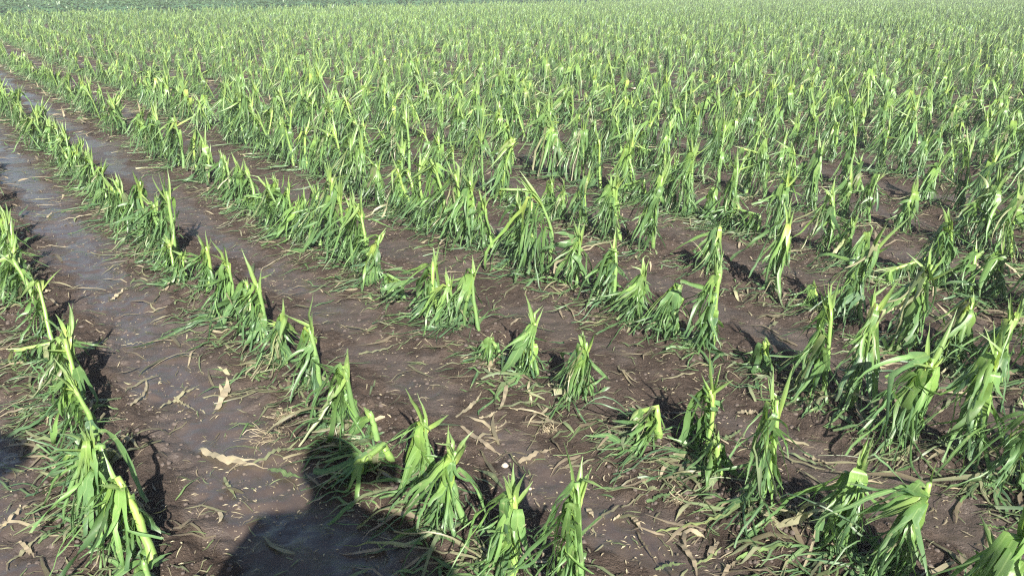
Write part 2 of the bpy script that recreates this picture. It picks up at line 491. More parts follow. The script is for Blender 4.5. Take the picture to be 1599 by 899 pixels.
# the neighbouring crop beyond the headland: a low green canopy sheet, then leafy clumps on it
def far_field():
    mb = MB()
    L = [EDGE + 1.0 + 1.0 * i for i in range(40)]
    s = 1.5
    while L[-1] < 2600: s *= 1.12; L.append(L[-1] + s)
    C = [-260 + 4 * i for i in range(131)]
    s = 6
    while C[-1] < 2200:
        s *= 1.25; C.append(C[-1] + s); C.insert(0, C[0] - s)
    rr = random.Random(5)
    for a in L:
        for q in C:
            x, y = world_xy(q, a)
            z = .36 + .12 * noise.noise((x * .7, y * .7, 0)) + .05 * rr.random()
            if a == L[0]: z = .0
            mb.vert((x, y, z))
    n = len(C)
    for j in range(len(L) - 1):
        for i in range(n - 1): mb.f.append((j * n + i, j * n + i + 1, (j + 1) * n + i + 1, (j + 1) * n + i))
    o = link('neighbouring_field', mb.mesh('neighbouring_field', M_FARGREEN))
    o['kind'] = 'structure'
far_field()

# ---------------------------------------------------------------- maize: which plants are individuals
f_px = 1231.0; cp, sp_ = math.cos(math.radians(PITCH)), math.sin(math.radians(PITCH))
def project(x, y, z):
    yy = y * cp + (CAM_H - z) * sp_            # depth
    up = -(CAM_H - z) * cp + y * sp_
    if yy <= .05: return None
    return 799.5 + f_px * x / yy, 449.5 - f_px * up / yy

near = {   # row: (x, y, height, sideways lean of the top, style)
 0: [(-0.885, 1.56, .20, -.05, 'stub'), (-0.935, 1.663, .30, -.10, 'bent'), (-1.13, 1.909, .33, -.08, 'whole'), (-1.27, 2.08, .31, -.05, 'snapped'), (-1.39, 2.28, .30, -.05, 'whole'),
     (-1.558, 2.499, .31, -.06, 'bent'), (-1.70, 2.69, .30, -.03, 'whole'), (-1.85, 2.90, .30, -.09, 'snapped'), (-1.996, 3.101, .31, -.07, 'bent'), (-2.253, 3.459, .30, -.08, 'whole'),
     (-2.40, 3.64, .30, -.06, 'bent'), (-2.51, 3.801, .33, -.05, 'whole'), (-2.783, 4.152, .30, -.04, 'whole')],
 1: [(0.163, 1.479, .46, -.02, 'column'), (0.001, 1.643, .34, 0, 'whole'), (-0.129, 1.845, .36, -.03, 'whole'), (-0.248, 2.002, .36, -.01, 'spear'), (-0.391, 2.191, .30, -.03, 'snapped'),
     (-0.46, 2.30, .24, -.02, 'stub'), (-0.529, 2.377, .30, -.03, 'bent'), (-0.725, 2.633, .34, -.02, 'spear'), (-0.905, 2.828, .28, .02, 'bent'), (-1.062, 3.036, .38, .01, 'spear'), (-1.18, 3.19, .26, .0, 'snapped'),
     (-1.29, 3.33, .40, .02, 'spear'), (-1.52, 3.666, .31, .02, 'whole')],
 2: [(1.015, 1.648, .37, 0, 'bent'), (0.922, 1.753, .37, -.02, 'whole'), (0.731, 1.939, .40, .02, 'column'), (0.661, 2.095, .23, -.03, 'stub'), (0.613, 2.202, .35, .02, 'spear'), (0.498, 2.287, .28, -.02, 'snapped'),
     (0.265, 2.574, .32, .0, 'whole'), (0.097, 2.768, .31, -.01, 'spear'), (-0.038, 2.914, .16, -.06, 'stub'), (-0.148, 3.222, .36, -.03, 'bent'), (-0.25, 3.27, .30, -.04, 'whole'), (-0.324, 3.344, .34, -.04, 'whole'),
     (-0.522, 3.556, .25, 0, 'snapped'), (-0.681, 3.728, .31, .03, 'bent')],
 3: [(1.556, 2.034, .36, -.04, 'whole'), (1.478, 2.144, .47, 0, 'column'), (1.357, 2.287, .43, 0, 'spear'), (1.231, 2.499, .47, .05, 'column'), (1.164, 2.603, .46, -.02, 'whole'), (1.03, 2.80, .24, -.05, 'stub'), (0.844, 3.005, .42, -.01, 'column'),
     (0.735, 3.133, .31, -.02, 'snapped'), (0.588, 3.308, .31, .01, 'whole'), (0.476, 3.475, .36, .01, 'spear'), (0.325, 3.71, .36, .01, 'whole')],
 4: [(1.876, 2.694, .38, 0, 'whole'), (1.79, 2.85, .34, .02, 'bent'), (1.704, 3.005, .45, 0, 'column'), (1.584, 3.272, .52, .02, 'spear'), (1.45, 3.46, .25, -.04, 'stub'), (1.321, 3.666, .44, .02, 'column'), (1.094, 3.945, .33, -.02, 'snapped')],
}
PEOPLE = [(-.05, -.24), (-1.20, -.22)]
rs = random.Random(11)
cand = []   # (dist, row, along, x, y, H, lean, style, inview)
for row, lst in near.items():
    for (x, y, H, dx, st_) in lst:
        ly = rs.gauss(.05, .025) if row == 0 else rs.gauss(.0, .03)
        if row == 0: dx += rs.gauss(.005, .025)
        cand.append([math.hypot(x, y), row, along(x, y), x, y, H, (dx, ly), st_])
near_max = {r: max(along(x[0], x[1]) for x in l) for r, l in near.items()}
near_min = {r: min(along(x[0], x[1]) for x in l) for r, l in near.items()}
AMAX = EDGE - .4
far_pts = []
for row in range(-42, 112):
    q0 = ROW0 + SP * row
    a = -14.0 + rs.random() * .2
    while a < AMAX:
        a += max(.08, rs.gauss(0.165 if row <= 2 else .175, .05))
        if rs.random() < .04: a += rs.uniform(.1, .3)
        if row in near and near_min[row] - (.5 if row == 1 else .12) < a < near_max[row] + .14: continue
        q = q0 + rs.gauss(0, .022)
        x, y = world_xy(q, a)
        if y < -12: continue
        if any(math.hypot(x - px, y - py) < .30 for px, py in PEOPLE): continue
        if y > 0 and abs(x) > 5 + y * .95 or abs(x) > 75: continue
        big = .35 if row <= 1 else (.38 if row == 2 else .445 - .07 * min(1, max(0, a - 9) / 12))
        H = min(.60, max(.17, rs.gauss(big, .08)))
        st_ = rs.choices(('whole', 'bent', 'snapped', 'spear', 'stub', 'column'), (4.5 if row <= 1 else 3, 1.6, 1.8, 1.8, 1.2, .5 if row <= 1 else 6.5))[0]
        d = math.hypot(x, y)
        if d < 11 and y > -4: cand.append([d, row, a, x, y, H, (rs.gauss(-.015, .06) * (.5 if st_ == 'column' else 1), rs.gauss(0, .05)), st_])
        else: far_pts.append((x, y, H))
def in_view(x, y, H):
    for z in (0, .6 * H, H):
        p = project(x, y, z)
        if p and -15 < p[0] < 1614 and -10 < p[1] < 915: return True
    return False
cand.sort(key=lambda c: c[0])
inv = [c for c in cand if in_view(c[3], c[4], c[5])]
chosen = inv[:300]
ids = set(id(c) for c in chosen)
others = [c for c in cand if id(c) not in ids]

# ---------------------------------------------------------------- labels
ORD = ['first', 'second', 'third', 'fourth', 'fifth', 'sixth', 'seventh', 'eighth', 'ninth', 'tenth', 'eleventh', 'twelfth', 'thirteenth', 'fourteenth', 'fifteenth',
       'sixteenth', 'seventeenth', 'eighteenth', 'nineteenth', 'twentieth']
TENS = ['twenty', 'thirty', 'forty', 'fifty', 'sixty']
def ordw(n):
    if n < 20: return ORD[n]
    t, u = divmod(n + 1, 10)
    return (TENS[t - 2] + '-' + ORD[u - 1]) if u else {2: 'twentieth', 3: 'thirtieth', 4: 'fortieth', 5: 'fiftieth'}[t]
LOOK = {'whole': 'shredded maize plant', 'bent': 'bent-over maize plant', 'snapped': 'snapped yellowish maize plant',
        'spear': 'maize plant with upright spear leaf', 'stub': 'flattened maize stump', 'column': 'slim upright maize plant'}
rows_used = sorted(set(c[1] for c in chosen))
def row_words(r):
    k = r - rows_used[0]
    return 'leftmost row' if k == 0 else ordw(k) + ' row from left'
byrow = {r: sorted([c for c in chosen if c[1] == r], key=lambda c: c[2]) for r in rows_used}
for r, cs in byrow.items():
    for i, c in enumerate(cs):
        size = 'tall ' if c[5] > .41 else ('short ' if c[5] < .28 else '')
        if c[7] == 'stub': size = ''
        where = ('nearest in ' if i == 0 else ordw(i) + ' from near end of ') + row_words(r)
        c.append(size + LOOK[c[7]] + ', ' + where)

# ---------------------------------------------------------------- build the individual plants
for ci, c in enumerate(chosen):
    d, row, a, x0, y0, H, lean, style, label = c
    rng = random.Random(1000 + ci * 7 + row)
    z0 = gh(x0, y0)
    if d < 6.0: G = lambda x, y: gh(x0 + x, y0 + y) - z0
    else: G = lambda x, y: .006
    det = 1.0 if d < 5.5 else .7
    root = bpy.data.objects.new('maize_plant', None)
    COL.objects.link(root)
    root.empty_display_size = .1
    root.location = (x0, y0, z0)
    root['label'] = label; root['category'] = 'maize plant'
    root['group'] = 'hail-shredded maize plants in the rows'
    for name, mb, mat in maize(rng, H, lean, G, style, det, (1.0 if row == 0 else 1.2) if d < 5.5 else .95, 1.0):
        link(name, mb.mesh(name, mat), root)

# ---------------------------------------------------------------- the rest of the field as one mass (instanced)
lib = bpy.data.collections.new('maize_clump_library')      # not linked to the scene
def joined(rng, style, H, det, full, litter, wsc):
    big = MB()
    for name, mb, mat in maize(rng, H, (rng.gauss(-.01, .06), rng.gauss(0, .05)), lambda x, y: .004, style, det, full, wsc):
        n = len(big.v)
        big.v += mb.v; big.c += mb.c; big.u += mb.u
        big.f += [tuple(i + n for i in f) for f in mb.f]
    for k in range(litter):
        az = rng.uniform(0, 6.28)
        p = Vector((rng.gauss(-.12, .2), rng.gauss(0, .16), .008))
        leaf_mesh(big, rng, p, Vector((math.cos(az), math.sin(az), .05)).normalized(), rng.uniform(.05, .2), rng.uniform(.006, .02), 1, lambda x, y: .004, 2.0, None,
                  rng.uniform(0, .3), rng.choice((0, .5, .95, .95)), rng.uniform(.2, .9), 1, 2, .3, None, .2, .1)
    return big
NV = 18
styles = ['whole', 'column', 'column', 'bent', 'whole', 'snapped', 'column', 'whole', 'spear', 'whole', 'column', 'snapped', 'stub', 'whole', 'column', 'bent', 'whole', 'snapped']
for v in range(NV):
    rng = random.Random(500 + v)
    o = bpy.data.objects.new('clump_%02d' % v, joined(rng, styles[v], .36, .55, .85, 16, .80).mesh('clump', M_LEAF))
    lib.objects.link(o)
for v in range(8):
    rng = random.Random(900 + v)
    o = bpy.data.objects.new('low_clump_%02d' % v, joined(rng, styles[v], .38, .35, .9, 6, .8).mesh('low_clump', M_LEAF))
    lib.objects.link(o)

def scatter(name, pts, rots, scales, idx, coll, kindname):
    me = bpy.data.meshes.new(name)
    me.from_pydata(pts, [], [])
    for nm, tp, dat, key in (('rot', 'FLOAT_VECTOR', [v for r in rots for v in r], 'vector'), ('scl', 'FLOAT_VECTOR', [v for r in scales for v in r], 'vector'), ('idx', 'INT', idx, 'value')):
        at_ = me.attributes.new(nm, tp, 'POINT'); at_.data.foreach_set(key, dat)
    o = link(name, me); o['kind'] = 'stuff'
    ng = bpy.data.node_groups.new(name + '_scatter', 'GeometryNodeTree')
    ng.interface.new_socket('Geometry', in_out='INPUT', socket_type='NodeSocketGeometry')
    ng.interface.new_socket('Geometry', in_out='OUTPUT', socket_type='NodeSocketGeometry')
    gi = ng.nodes.new('NodeGroupInput'); go = ng.nodes.new('NodeGroupOutput')
    ci = ng.nodes.new('GeometryNodeCollectionInfo')
    ci.inputs['Collection'].default_value = coll
    ci.inputs['Separate Children'].default_value = True
    ci.inputs['Reset Children'].default_value = True
    ip = ng.nodes.new('GeometryNodeInstanceOnPoints')
    ip.inputs['Pick Instance'].default_value = True
    def na(nm, tp):
        n = ng.nodes.new('GeometryNodeInputNamedAttribute'); n.data_type = tp; n.inputs['Name'].default_value = nm
        return next(s for s in n.outputs if s.enabled and s.name == 'Attribute')
    L = ng.links
    L.new(gi.outputs[0], ip.inputs['Points']); L.new(ci.outputs[0], ip.inputs['Instance'])
    L.new(na('idx', 'INT'), ip.inputs['Instance Index'])
    L.new(na('scl', 'FLOAT_VECTOR'), ip.inputs['Scale'])
    e2r = ng.nodes.new('FunctionNodeEulerToRotation')
    L.new(na('rot', 'FLOAT_VECTOR'), e2r.inputs[0]); L.new(e2r.outputs[0], ip.inputs['Rotation'])
    L.new(ip.outputs[0], go.inputs[0])
    md = o.modifiers.new('scatter', 'NODES'); md.node_group = ng
    return o

rg = random.Random(77)
pts, rots, scls, idx = [], [], [], []
for c in others:
    pts.append((c[3], c[4], gh(c[3], c[4]) - .004)); rots.append((0, 0, rg.gauss(0, .5)))
    s = c[5] / .36; scls.append((s, s, s)); idx.append(rg.randrange(NV))
for (x, y, H) in far_pts:
    d = math.hypot(x, y)
    pts.append((x, y, gh(x, y) - .004)); rots.append((rg.gauss(0, .05), rg.gauss(0, .05), rg.gauss(0, .55)))
    s = H / .38; w_ = .86 + rg.gauss(.0, .08); scls.append((w_, w_, s))
    idx.append(rg.randrange(NV) if d < 24 else NV + rg.randrange(8))
scatter('distant_maize_rows', pts, rots, scls, idx, lib, 'maize')

# leafy clumps of the neighbouring crop
lib2 = bpy.data.collections.new('bush_library')
for v in range(4):
    rng = random.Random(60 + v)
    mb = MB()
    for k in range(70):
        az = rng.uniform(0, 6.28); r = rng.random() ** .5 * .55
        p = Vector((math.cos(az) * r, math.sin(az) * r, rng.uniform(.22, .62) - r * .25))
        d = Vector((math.cos(az) + rng.gauss(0, .6), math.sin(az) + rng.gauss(0, .6), rng.gauss(.3, .4))).normalized()
        leaf_mesh(mb, rng, p, d, rng.uniform(.10, .2), rng.uniform(.06, .11), 1, lambda x, y: 0, 2.0, None, rng.uniform(.05, .25), 0, rng.uniform(.1, .45), 1, 2, .3, None, .1, .1)
    lib2.objects.link(bpy.data.objects.new('bush_%02d' % v, mb.mesh('bush', M_LEAF)))
pts, rots, scls, idx = [], [], [], []
a = EDGE + 1.2
while a < EDGE + 62:
    q = -75
    while q < 120:
        x, y = world_xy(q + rg.gauss(0, .2), a + rg.gauss(0, .12))
        if y > 10 and abs(x) < 8 + y * .9:
            s = rg.uniform(.8, 1.2)
            pts.append((x, y, 0)); rots.append((0, 0, rg.uniform(0, 6.28))); scls.append((s, s, s * rg.uniform(.8, 1.1))); idx.append(rg.randrange(4))
        q += .72
    a += .75 + (a - EDGE) * .012
scatter('neighbouring_crop_leaves', pts, rots, scls, idx, lib2, 'crop')

# ---------------------------------------------------------------- added scattering box that pales the far field like lens veil
VEIL_DENSITY = 0.0025
if VEIL_DENSITY:
    hb = MB()
    for z in (-1.2, 2.6):
        for (x, y) in ((-2700, -2700), (2700, -2700), (2700, 2700), (-2700, 2700)): hb.vert((x, y, z))
    hb.f = [(3, 2, 1, 0), (4, 5, 6, 7), (0, 1, 5, 4), (1, 2, 6, 5), (2, 3, 7, 6), (3, 0, 4, 7)]
    hm_, hns, hls = new_mat('lens_veil_box')
    ho_ = hns.new('ShaderNodeOutputMaterial'); hv = hns.new('ShaderNodeVolumePrincipled')
    hv.inputs['Density'].default_value = VEIL_DENSITY
    hv.inputs['Color'].default_value = (.93, .96, 1, 1)
    hls.new(hv.outputs[0], ho_.inputs['Volume'])
    ho = link('lens_veil_box', hb.mesh('lens_veil_box', hm_, False)); ho['kind'] = 'stuff'

# ---------------------------------------------------------------- litter: shreds nobody could count
def lay(mb, rng, x, y, az, L, W, yel, dry, bri, n=5, lift=.003, curl=.15, bend=.0, K=1, jit=.10, taper=True):
    z = gh(x, y)
    ben = bend
    p = Vector((x, y, z + lift))
    d = Vector((math.cos(az), math.sin(az), 0))
    ref = Vector((-d.y, d.x, 0))
    st = L / n
    prev = None
    w0 = W; wl = 0.0
    for i in range(n + 1):
        v = i / n
        w = w0 * (sstep(-.25, .25, v)) * ((1 - sstep(.5, 1.05, v) * .92) if taper else 1) * (1 + wl)
        wl = wl * .7 + rng.gauss(0, .11)
        nz = lift + rng.random() * .004
        c = (max(0, yel), dry, max(0, min(1, bri + rng.gauss(0, .06))))
        pz = gh(p.x, p.y)
        tl = rng.gauss(0, .25)
        hump = .012 * math.sin(v * math.pi) * (1 if L > .08 else .3) * rng.random()
        a_, b_ = p - ref * w / 2, p + ref * w / 2
        za = gh(a_.x, a_.y); zb = gh(b_.x, b_.y)
        row = [mb.vert((a_.x, a_.y, max(za, pz) + nz + hump + w * max(0, tl) * .5), c, (-w / 2, v * L)),
               mb.vert((p.x, p.y, pz + nz + hump + w * curl), c, (0, v * L)),
               mb.vert((b_.x, b_.y, max(zb, pz) + nz + hump + w * max(0, -tl) * .5), c, (w / 2, v * L))]
        if prev:
            mb.f.append((prev[0], prev[1], row[1], row[0])); mb.f.append((prev[1], prev[2], row[2], row[1]))
        prev = row
        az += ben / n + rng.gauss(0, jit)
        d = Vector((math.cos(az), math.sin(az), 0)); ref = Vector((-d.y, d.x, 0))
        p = p + d * st

rl = random.Random(21)
mb = MB(); mg = MB()
def litter_spot(rng, dmax):
    while True:
        y = 1.1 + (dmax - 1.1) * rng.random() ** 1.25
        x = rng.uniform(-1, 1) * (.9 + y * .72)
        if x * x + y * y < dmax * dmax: return x, y
count = 0
while count < 19000:
    x, y = litter_spot(rl, 10.5)
    ph = ((across(x, y) - ROW0) / SP + .5) % 1 - .5            # 0 on the row
    lee = math.exp(-((ph + .14) / .19) ** 2)
    if rl.random() > .26 + .74 * lee: continue
    count += 1
    near_row = rl.random() < lee
    az = rl.gauss(WIND, .7) if near_row else rl.gauss(WIND + .1, .9)
    if near_row and rl.random() < .48: lay(mg, rl, x, y, az, rl.uniform(.03, .13), rl.uniform(.003, .013), rl.uniform(0, .35), rl.choice((0, .1, .3, .55)), rl.uniform(.15, .7), 5, bend=rl.gauss(0, .5))
    else:
        big = rl.random() < .12
        lay(mb, rl, x, y, az, rl.uniform(.08, .2) if big else rl.uniform(.010, .06), rl.uniform(.006, .016) if big else rl.uniform(.0015, .006), rl.uniform(0, .4),
            rl.choice((1, 1, .9, .75, .4)), rl.uniform(.0, .85), 5 if big else 3, bend=rl.gauss(0, .45))
o = link('green_leaf_shreds', mg.mesh('green_leaf_shreds', M_LEAF)); o['kind'] = 'stuff'
o = link('dry_leaf_litter', mb.mesh('dry_leaf_litter', M_LEAF)); o['kind'] = 'stuff'
mb = MB()
for k in range(16000):                                         # chaff flecks
    x, y = litter_spot(rl, 7.5)
    if noise.noise((x * 2.2, y * 2.2, 8)) < rl.gauss(.02, .25): continue
    z = gh(x, y) + .002 + rl.random() * .002
    az = rl.uniform(0, 6.28); l = rl.uniform(.003, .011); w = rl.uniform(.001, .003)
    ca, sa = math.cos(az), math.sin(az)
    c = (.3, 1, rl.uniform(.35, 1))
    i0 = mb.vert((x - ca * l, y - sa * l, z), c); i1 = mb.vert((x + sa * w, y - ca * w, z + .0015), c); i2 = mb.vert((x + ca * l, y + sa * l, z), c); i3 = mb.vert((x - sa * w, y + ca * w, z + .0015), c)
    mb.f.append((i0, i1, i2, i3))
o = link('chaff_flecks', mb.mesh('chaff_flecks', M_LEAF, False)); o['kind'] = 'stuff'

# crumbs of soil
def lump(mb, rng, x, y, z, r, flat=.6):
    n = 5
    ph = rng.uniform(0, 6)
    top = mb.vert((x + rng.gauss(0, r * .2), y + rng.gauss(0, r * .2), z + r * flat))
    rings = []
    for k, (rr, zz) in enumerate(((.7, .62), (1.0, .1), (.9, -.5))):
        rings.append([mb.vert((x + math.cos(ph + 6.283 * i / n + k * .6) * r * rr * rng.uniform(.75, 1.2), y + math.sin(ph + 6.283 * i / n + k * .6) * r * rr * rng.uniform(.75, 1.2), z + r * flat * zz * rng.uniform(.7, 1.2))) for i in range(n)])
    for i in range(n):
        j = (i + 1) % n
        mb.f.append((top, rings[0][i], rings[0][j]))
        mb.f.append((rings[0][i], rings[1][i], rings[1][j], rings[0][j]))
        mb.f.append((rings[1][i], rings[2][i], rings[2][j], rings[1][j]))
mb = MB(); k = 0
while k < 12000:
    x, y = litter_spot(rl, 6.5)
    ph = ((across(x, y) - ROW0) / SP + .5) % 1 - .5
    if rl.random() > .25 + math.exp(-(ph / .2) ** 2) or noise.noise((x * 3, y * 3, 4)) < -.1: continue
    k += 1
    r = .0025 + .009 * rl.random() ** 3
    lump(mb, rl, x, y, gh(x, y), r)
o = link('soil_crumbs', mb.mesh('soil_crumbs', M_CLOD)); o['kind'] = 'stuff'

# ---------------------------------------------------------------- single torn leaves that can be picked out
# (x, y, direction, length, width, yellowness, dryness, brightness, bend, label)
TORN = [
    (-1.077, 2.518, 1.71, 0.231, 0.0314, 0, 1, 0.75, 0.2, 'broad pale tan leaf scrap alone on wet mud left of the long shadow'),
    (-1.043, 2.256, -0.49, 0.28, 0.0313, 0, 1, 0.78, 0.5, 'long pale tan torn blade lying on wet mud left of the dark human shadow'),
    (-0.84, 2.158, 0.77, 0.185, 0.019, 0.2, 0.5, 0.6, -0.3, 'greyish green torn blade pointing up to the left tip of the head shadow'),
    (-0.782, 2.144, -0.49, 0.161, 0.0222, 0.25, 0.15, 0.6, 0.2, 'green torn blade touching the left edge of the head shadow'),
    (-1.282, 2.518, 0.87, 0.19, 0.0191, 0.2, 0.75, 0.7, -0.4, 'narrow tan strip with greenish end on mud between the two leftmost rows'),
    (-1.265, 2.603, -0.77, 0.149, 0.0142, 0.2, 0.8, 0.6, 0.3, 'small tan strip crossing under the narrow tan strip on the wet mud'),
    (-0.905, 2.095, -0.94, 0.147, 0.0138, 0.2, 0.5, 0.5, 0.3, 'short curved greenish scrap on mud below the long pale tan blade'),
    (-1.379, 2.499, 1.77, 0.279, 0.0145, 0, 0.9, 0.6, 0.6, 'short bent tan strip beside the shadow of the leftmost row'),
    (-0.048, 2.499, 1.31, 0.212, 0.0192, 0.1, 0.95, 0.6, 0.3, 'tan leaf scrap standing slightly curled in the gap below the shadow of the lone plant'),
    (-0.117, 2.446, 0.57, 0.075, 0.0206, 0, 1, 0.7, 0.1, 'small flat tan scrap in the heap right of the upright leaf spear'),
    (-0.177, 2.377, -0.6, 0.215, 0.0262, 0, 1, 0.5, 0.2, 'brownish tan double strip at the centre of the dry leaf heap'),
    (-0.079, 2.377, 0.27, 0.097, 0.0112, 0.1, 0.95, 0.7, -0.5, 'thin pale curved strip above the brownish double strip'),
    (-0.2, 2.454, 1.23, 0.2, 0.0188, 0.1, 0.9, 0.6, 0.4, 'crumpled tan scrap at the upper left of the dry leaf heap'),
    (0.018, 2.188, 0.37, 0.137, 0.0231, 0, 1, 0.6, -0.2, 'wide spindle shaped tan leaf left of the tall upright leaf tip'),
    (-0.003, 2.085, 0.36, 0.069, 0.0161, 0, 1, 0.5, 0, 'flat pinkish tan scrap just below the wide spindle shaped leaf'),
    (0.41, 1.834, 0.05, 0.282, 0.0128, 0.75, 0.35, 0.75, 0.1, 'very long pale greenish stalk strip lying level across bare soil'),
    (0.221, 1.857, 0.81, 0.254, 0.0114, 0.1, 0.8, 0.4, -0.2, 'long slanting dry stem strip with frayed lower end on bare soil'),
    (0.227, 1.964, -1.42, 0.061, 0.0208, 0, 1, 0.65, 0, 'small triangular tan scrap standing on edge beside the slanting dry stem'),
    (0.346, 1.915, -1.44, 0.082, 0.0166, 0, 1, 0.6, 0.1, 'jagged tan scrap on soil above the thin curved dark strip'),
    (0.357, 1.834, -1.33, 0.142, 0.0071, 0, 1, 0.15, 0.5, 'thin dark curved strip arching over smooth soil'),
    (0.462, 1.796, -1.37, 0.153, 0.019, 0, 1, 0.5, -0.4, 'broad brown curved leaf at the bottom edge between the two short green pieces'),
    (0.382, 1.682, 0.24, 0.085, 0.0171, 0.35, 0.25, 0.75, 0.1, 'short broad whitish green scrap left of the broad brown curved leaf'),
    (0.49, 1.692, 0.54, 0.108, 0.0104, 0.5, 0.4, 0.7, 0.2, 'short greenish strip reaching right from the broad brown curved leaf'),
    (0.545, 1.737, 1.05, 0.073, 0.0106, 0, 1, 0.6, 0.4, 'small bent tan curl lying alone on soil under the level stalk strip'),
    (0.55, 1.646, 0.89, 0.079, 0.0153, 0, 1, 0.5, 0.2, 'pinkish brown scrap at the bottom edge beside the long pale leaf'),
    (0.295, 1.891, 0.75, 0.052, 0.0094, 0.1, 1, 0.7, 0.1, 'tiny pale tan sliver right of the slanting dry stem'),
    (0.407, 1.986, 0.18, 0.091, 0.0213, 0.2, 0.1, 0.55, 0.2, 'pale green broad scrap above the crossed yellow slivers'),
    (-1.449, 1.829, 1.18, 0.113, 0.0167, 0, 1, 0.65, -0.3, 'long tan strip at the left edge under the leftmost row litter'),
    (-1.359, 1.774, -0.75, 0.092, 0.0157, 0, 1, 0.6, 0.1, 'small broad tan scrap near the left edge above the bottom corner'),
    (-1.31, 1.774, 1.19, 0.108, 0.0163, 0.2, 0.1, 0.55, 0.2, 'dull green blade lying left of the purple petal'),
    (-1.349, 1.692, 1.42, 0.161, 0.0106, 0.1, 0.7, 0.5, 0.2, 'slender tan green strip rising from the bottom left corner'),
    (0.894, 2.263, -0.96, 0.206, 0.0125, 0.1, 0.3, 0.7, 0.05, 'long grey green stem strip slanting over bare soil behind the upright twisted plant'),
    (0.969, 2.233, -0.68, 0.106, 0.0146, 0, 1, 0.6, 0.2, 'tan pointed strip just above the slanting grey green stem'),
    (0.811, 2.49, -0.31, 0.089, 0.0276, 0, 1, 0.7, 0.1, 'broad pinkish tan scrap behind the plant with the shiny white leaf'),
    (1.346, 1.868, -0.37, 0.103, 0.0128, 0.35, 0.05, 0.6, 0.2, 'thin green blade on bare soil near the right edge'),
    (0.604, 1.712, 0.14, 0.183, 0.0156, 0.45, 0.1, 0.8, -0.3, 'long whitish green blade at the bottom edge left of the broad leaved plant'),
    (1.361, 2.002, 0.67, 0.275, 0.014, 0.2, 0.5, 0.6, 0.3, 'pale strip curving on soil at the lower right'),
    (-1.659, 3.03, 0.34, 0.095, 0.0137, 0.1, 0.95, 0.7, 0.2, 'thin pale strip on shiny mud between the two leftmost rows'),
    (-1.95, 3.54, 1.35, 0.157, 0.0221, 0, 1, 0.7, 0.2, 'pale tan scrap on shiny mud by the second row'),
    (-2.313, 3.54, 0.86, 0.088, 0.0251, 0, 1, 0.7, 0.1, 'pale scrap beside the leftmost row at the far left'),
    (-0.639, 2.962, 0.35, 0.218, 0.0162, 0.2, 0.6, 0.6, 0.2, 'pale strip on wet soil left of the low broken plant'),
    (0.149, 2.694, -1.21, 0.207, 0.012, 0.1, 0.5, 0.5, 0.4, 'thin drooping scrap on soil left of the lone plant'),
    (0.703, 2.287, 0.73, 0.134, 0.0153, 0.2, 0.3, 0.5, 0.2, 'short green scrap on soil right of the shiny white leaf'),
]
for (x, y, az, L, W, yel, dry, bri, bend, lab) in TORN:
    rng = random.Random(int(x * 1000) + 5)
    m_ = MB()
    lay(m_, rng, 0, 0, 0, .01, .001, 0, 0, 0, 1) if False else None
    az0 = az - bend * .5
    lay(m_, rng, x, y, az0, L * 1.03, W * .8, yel, dry, bri, 20, .004, .10, bend, jit=.05)
    if W > .025:                                     # a side tear on the broad ones
        lay(m_, rng, x + math.cos(az) * L * .45, y + math.sin(az) * L * .45, az0 + .28, L * .4, W * .4, yel, dry, bri, 5, .006, .1, bend)
    m_.v = [(v[0] - x, v[1] - y, v[2] - gh(x, y)) for v in m_.v]
    o = link('torn_leaf', m_.mesh('torn_leaf', M_LEAF)); o.location = (x, y, gh(x, y))
    o['label'] = lab; o['category'] = 'torn leaf'; o['group'] = 'single torn leaf pieces on the soil'

TUFTS = [(-.807, 2.319, .075, 'large golden tuft of frayed straw on wet mud above the head shadow'), (-.800, 2.446, .05, 'pale straw tuft just behind the large golden tuft'),
         (.139, 2.368, .035, 'small yellowish frayed tuft on bare soil in front of the lone plant'), (-1.095, 1.909, .05, 'frayed pale tuft in the shadow edge right of the leftmost row'),
         (.508, 1.964, .04, 'small orange brown tuft above two crossed yellow slivers')]
for (x, y, r, lab) in TUFTS:
    rng = random.Random(int(x * 999)); m_ = MB(); zc = gh(x, y)
    for k in range(46):
        a = rng.gauss(WIND + .15, .9); px, py = rng.gauss(0, r * .42), rng.gauss(0, r * .28)
        d = Vector((math.cos(a), math.sin(a), rng.uniform(-.05, .35))).normalized()
        leaf_mesh(m_, rng, Vector((px, py, gh(x + px, y + py) - zc + .003)), d, r * rng.uniform(.5, 1.3), rng.uniform(.0015, .0035), 1, lambda u_, v_: gh(x + u_, y + v_) - zc, 2.0, None,
                  .5, 1, rng.uniform(.35, .85), 1, 4, .5, None, .3, .2, False, None, .003)
    o = link('straw_tuft', m_.mesh('straw_tuft', M_LEAF)); o.location = (x, y, zc)
    o['label'] = lab; o['category'] = 'straw tuft'; o['group'] = 'frayed straw tufts'
for (x, y, r, lab) in [(-.022, 2.166, .013, 'pale angular pebble below the wide spindle shaped tan leaf'), (-1.46, 2.50, .011, 'whitish pebble in the shadow right of the leftmost row'), (.056, 2.06, .008, 'tiny pale pebble left of the tall upright leaf tip')]:
    m_ = MB(); rng = random.Random(int(r * 1e4)); lump(m_, rng, 0, 0, r * .2, r, .7)
    o = link('pebble', m_.mesh('pebble', M_STONE)); o.location = (x, y, gh(x, y)); o['label'] = lab; o['category'] = 'pebble'
x, y = -1.223, 1.86
m_ = MB(); rng = random.Random(3)
for k in range(5):
    a = k * 1.26
    c0 = m_.vert((0, 0, .004)); c1 = m_.vert((math.cos(a - .45) * .010, math.sin(a - .45) * .010, .009)); c2 = m_.vert((math.cos(a) * .017, math.sin(a) * .017, .006)); c3 = m_.vert((math.cos(a + .45) * .010, math.sin(a + .45) * .010, .010))
    m_.f += [(c0, c1, c2), (c0, c2, c3)]
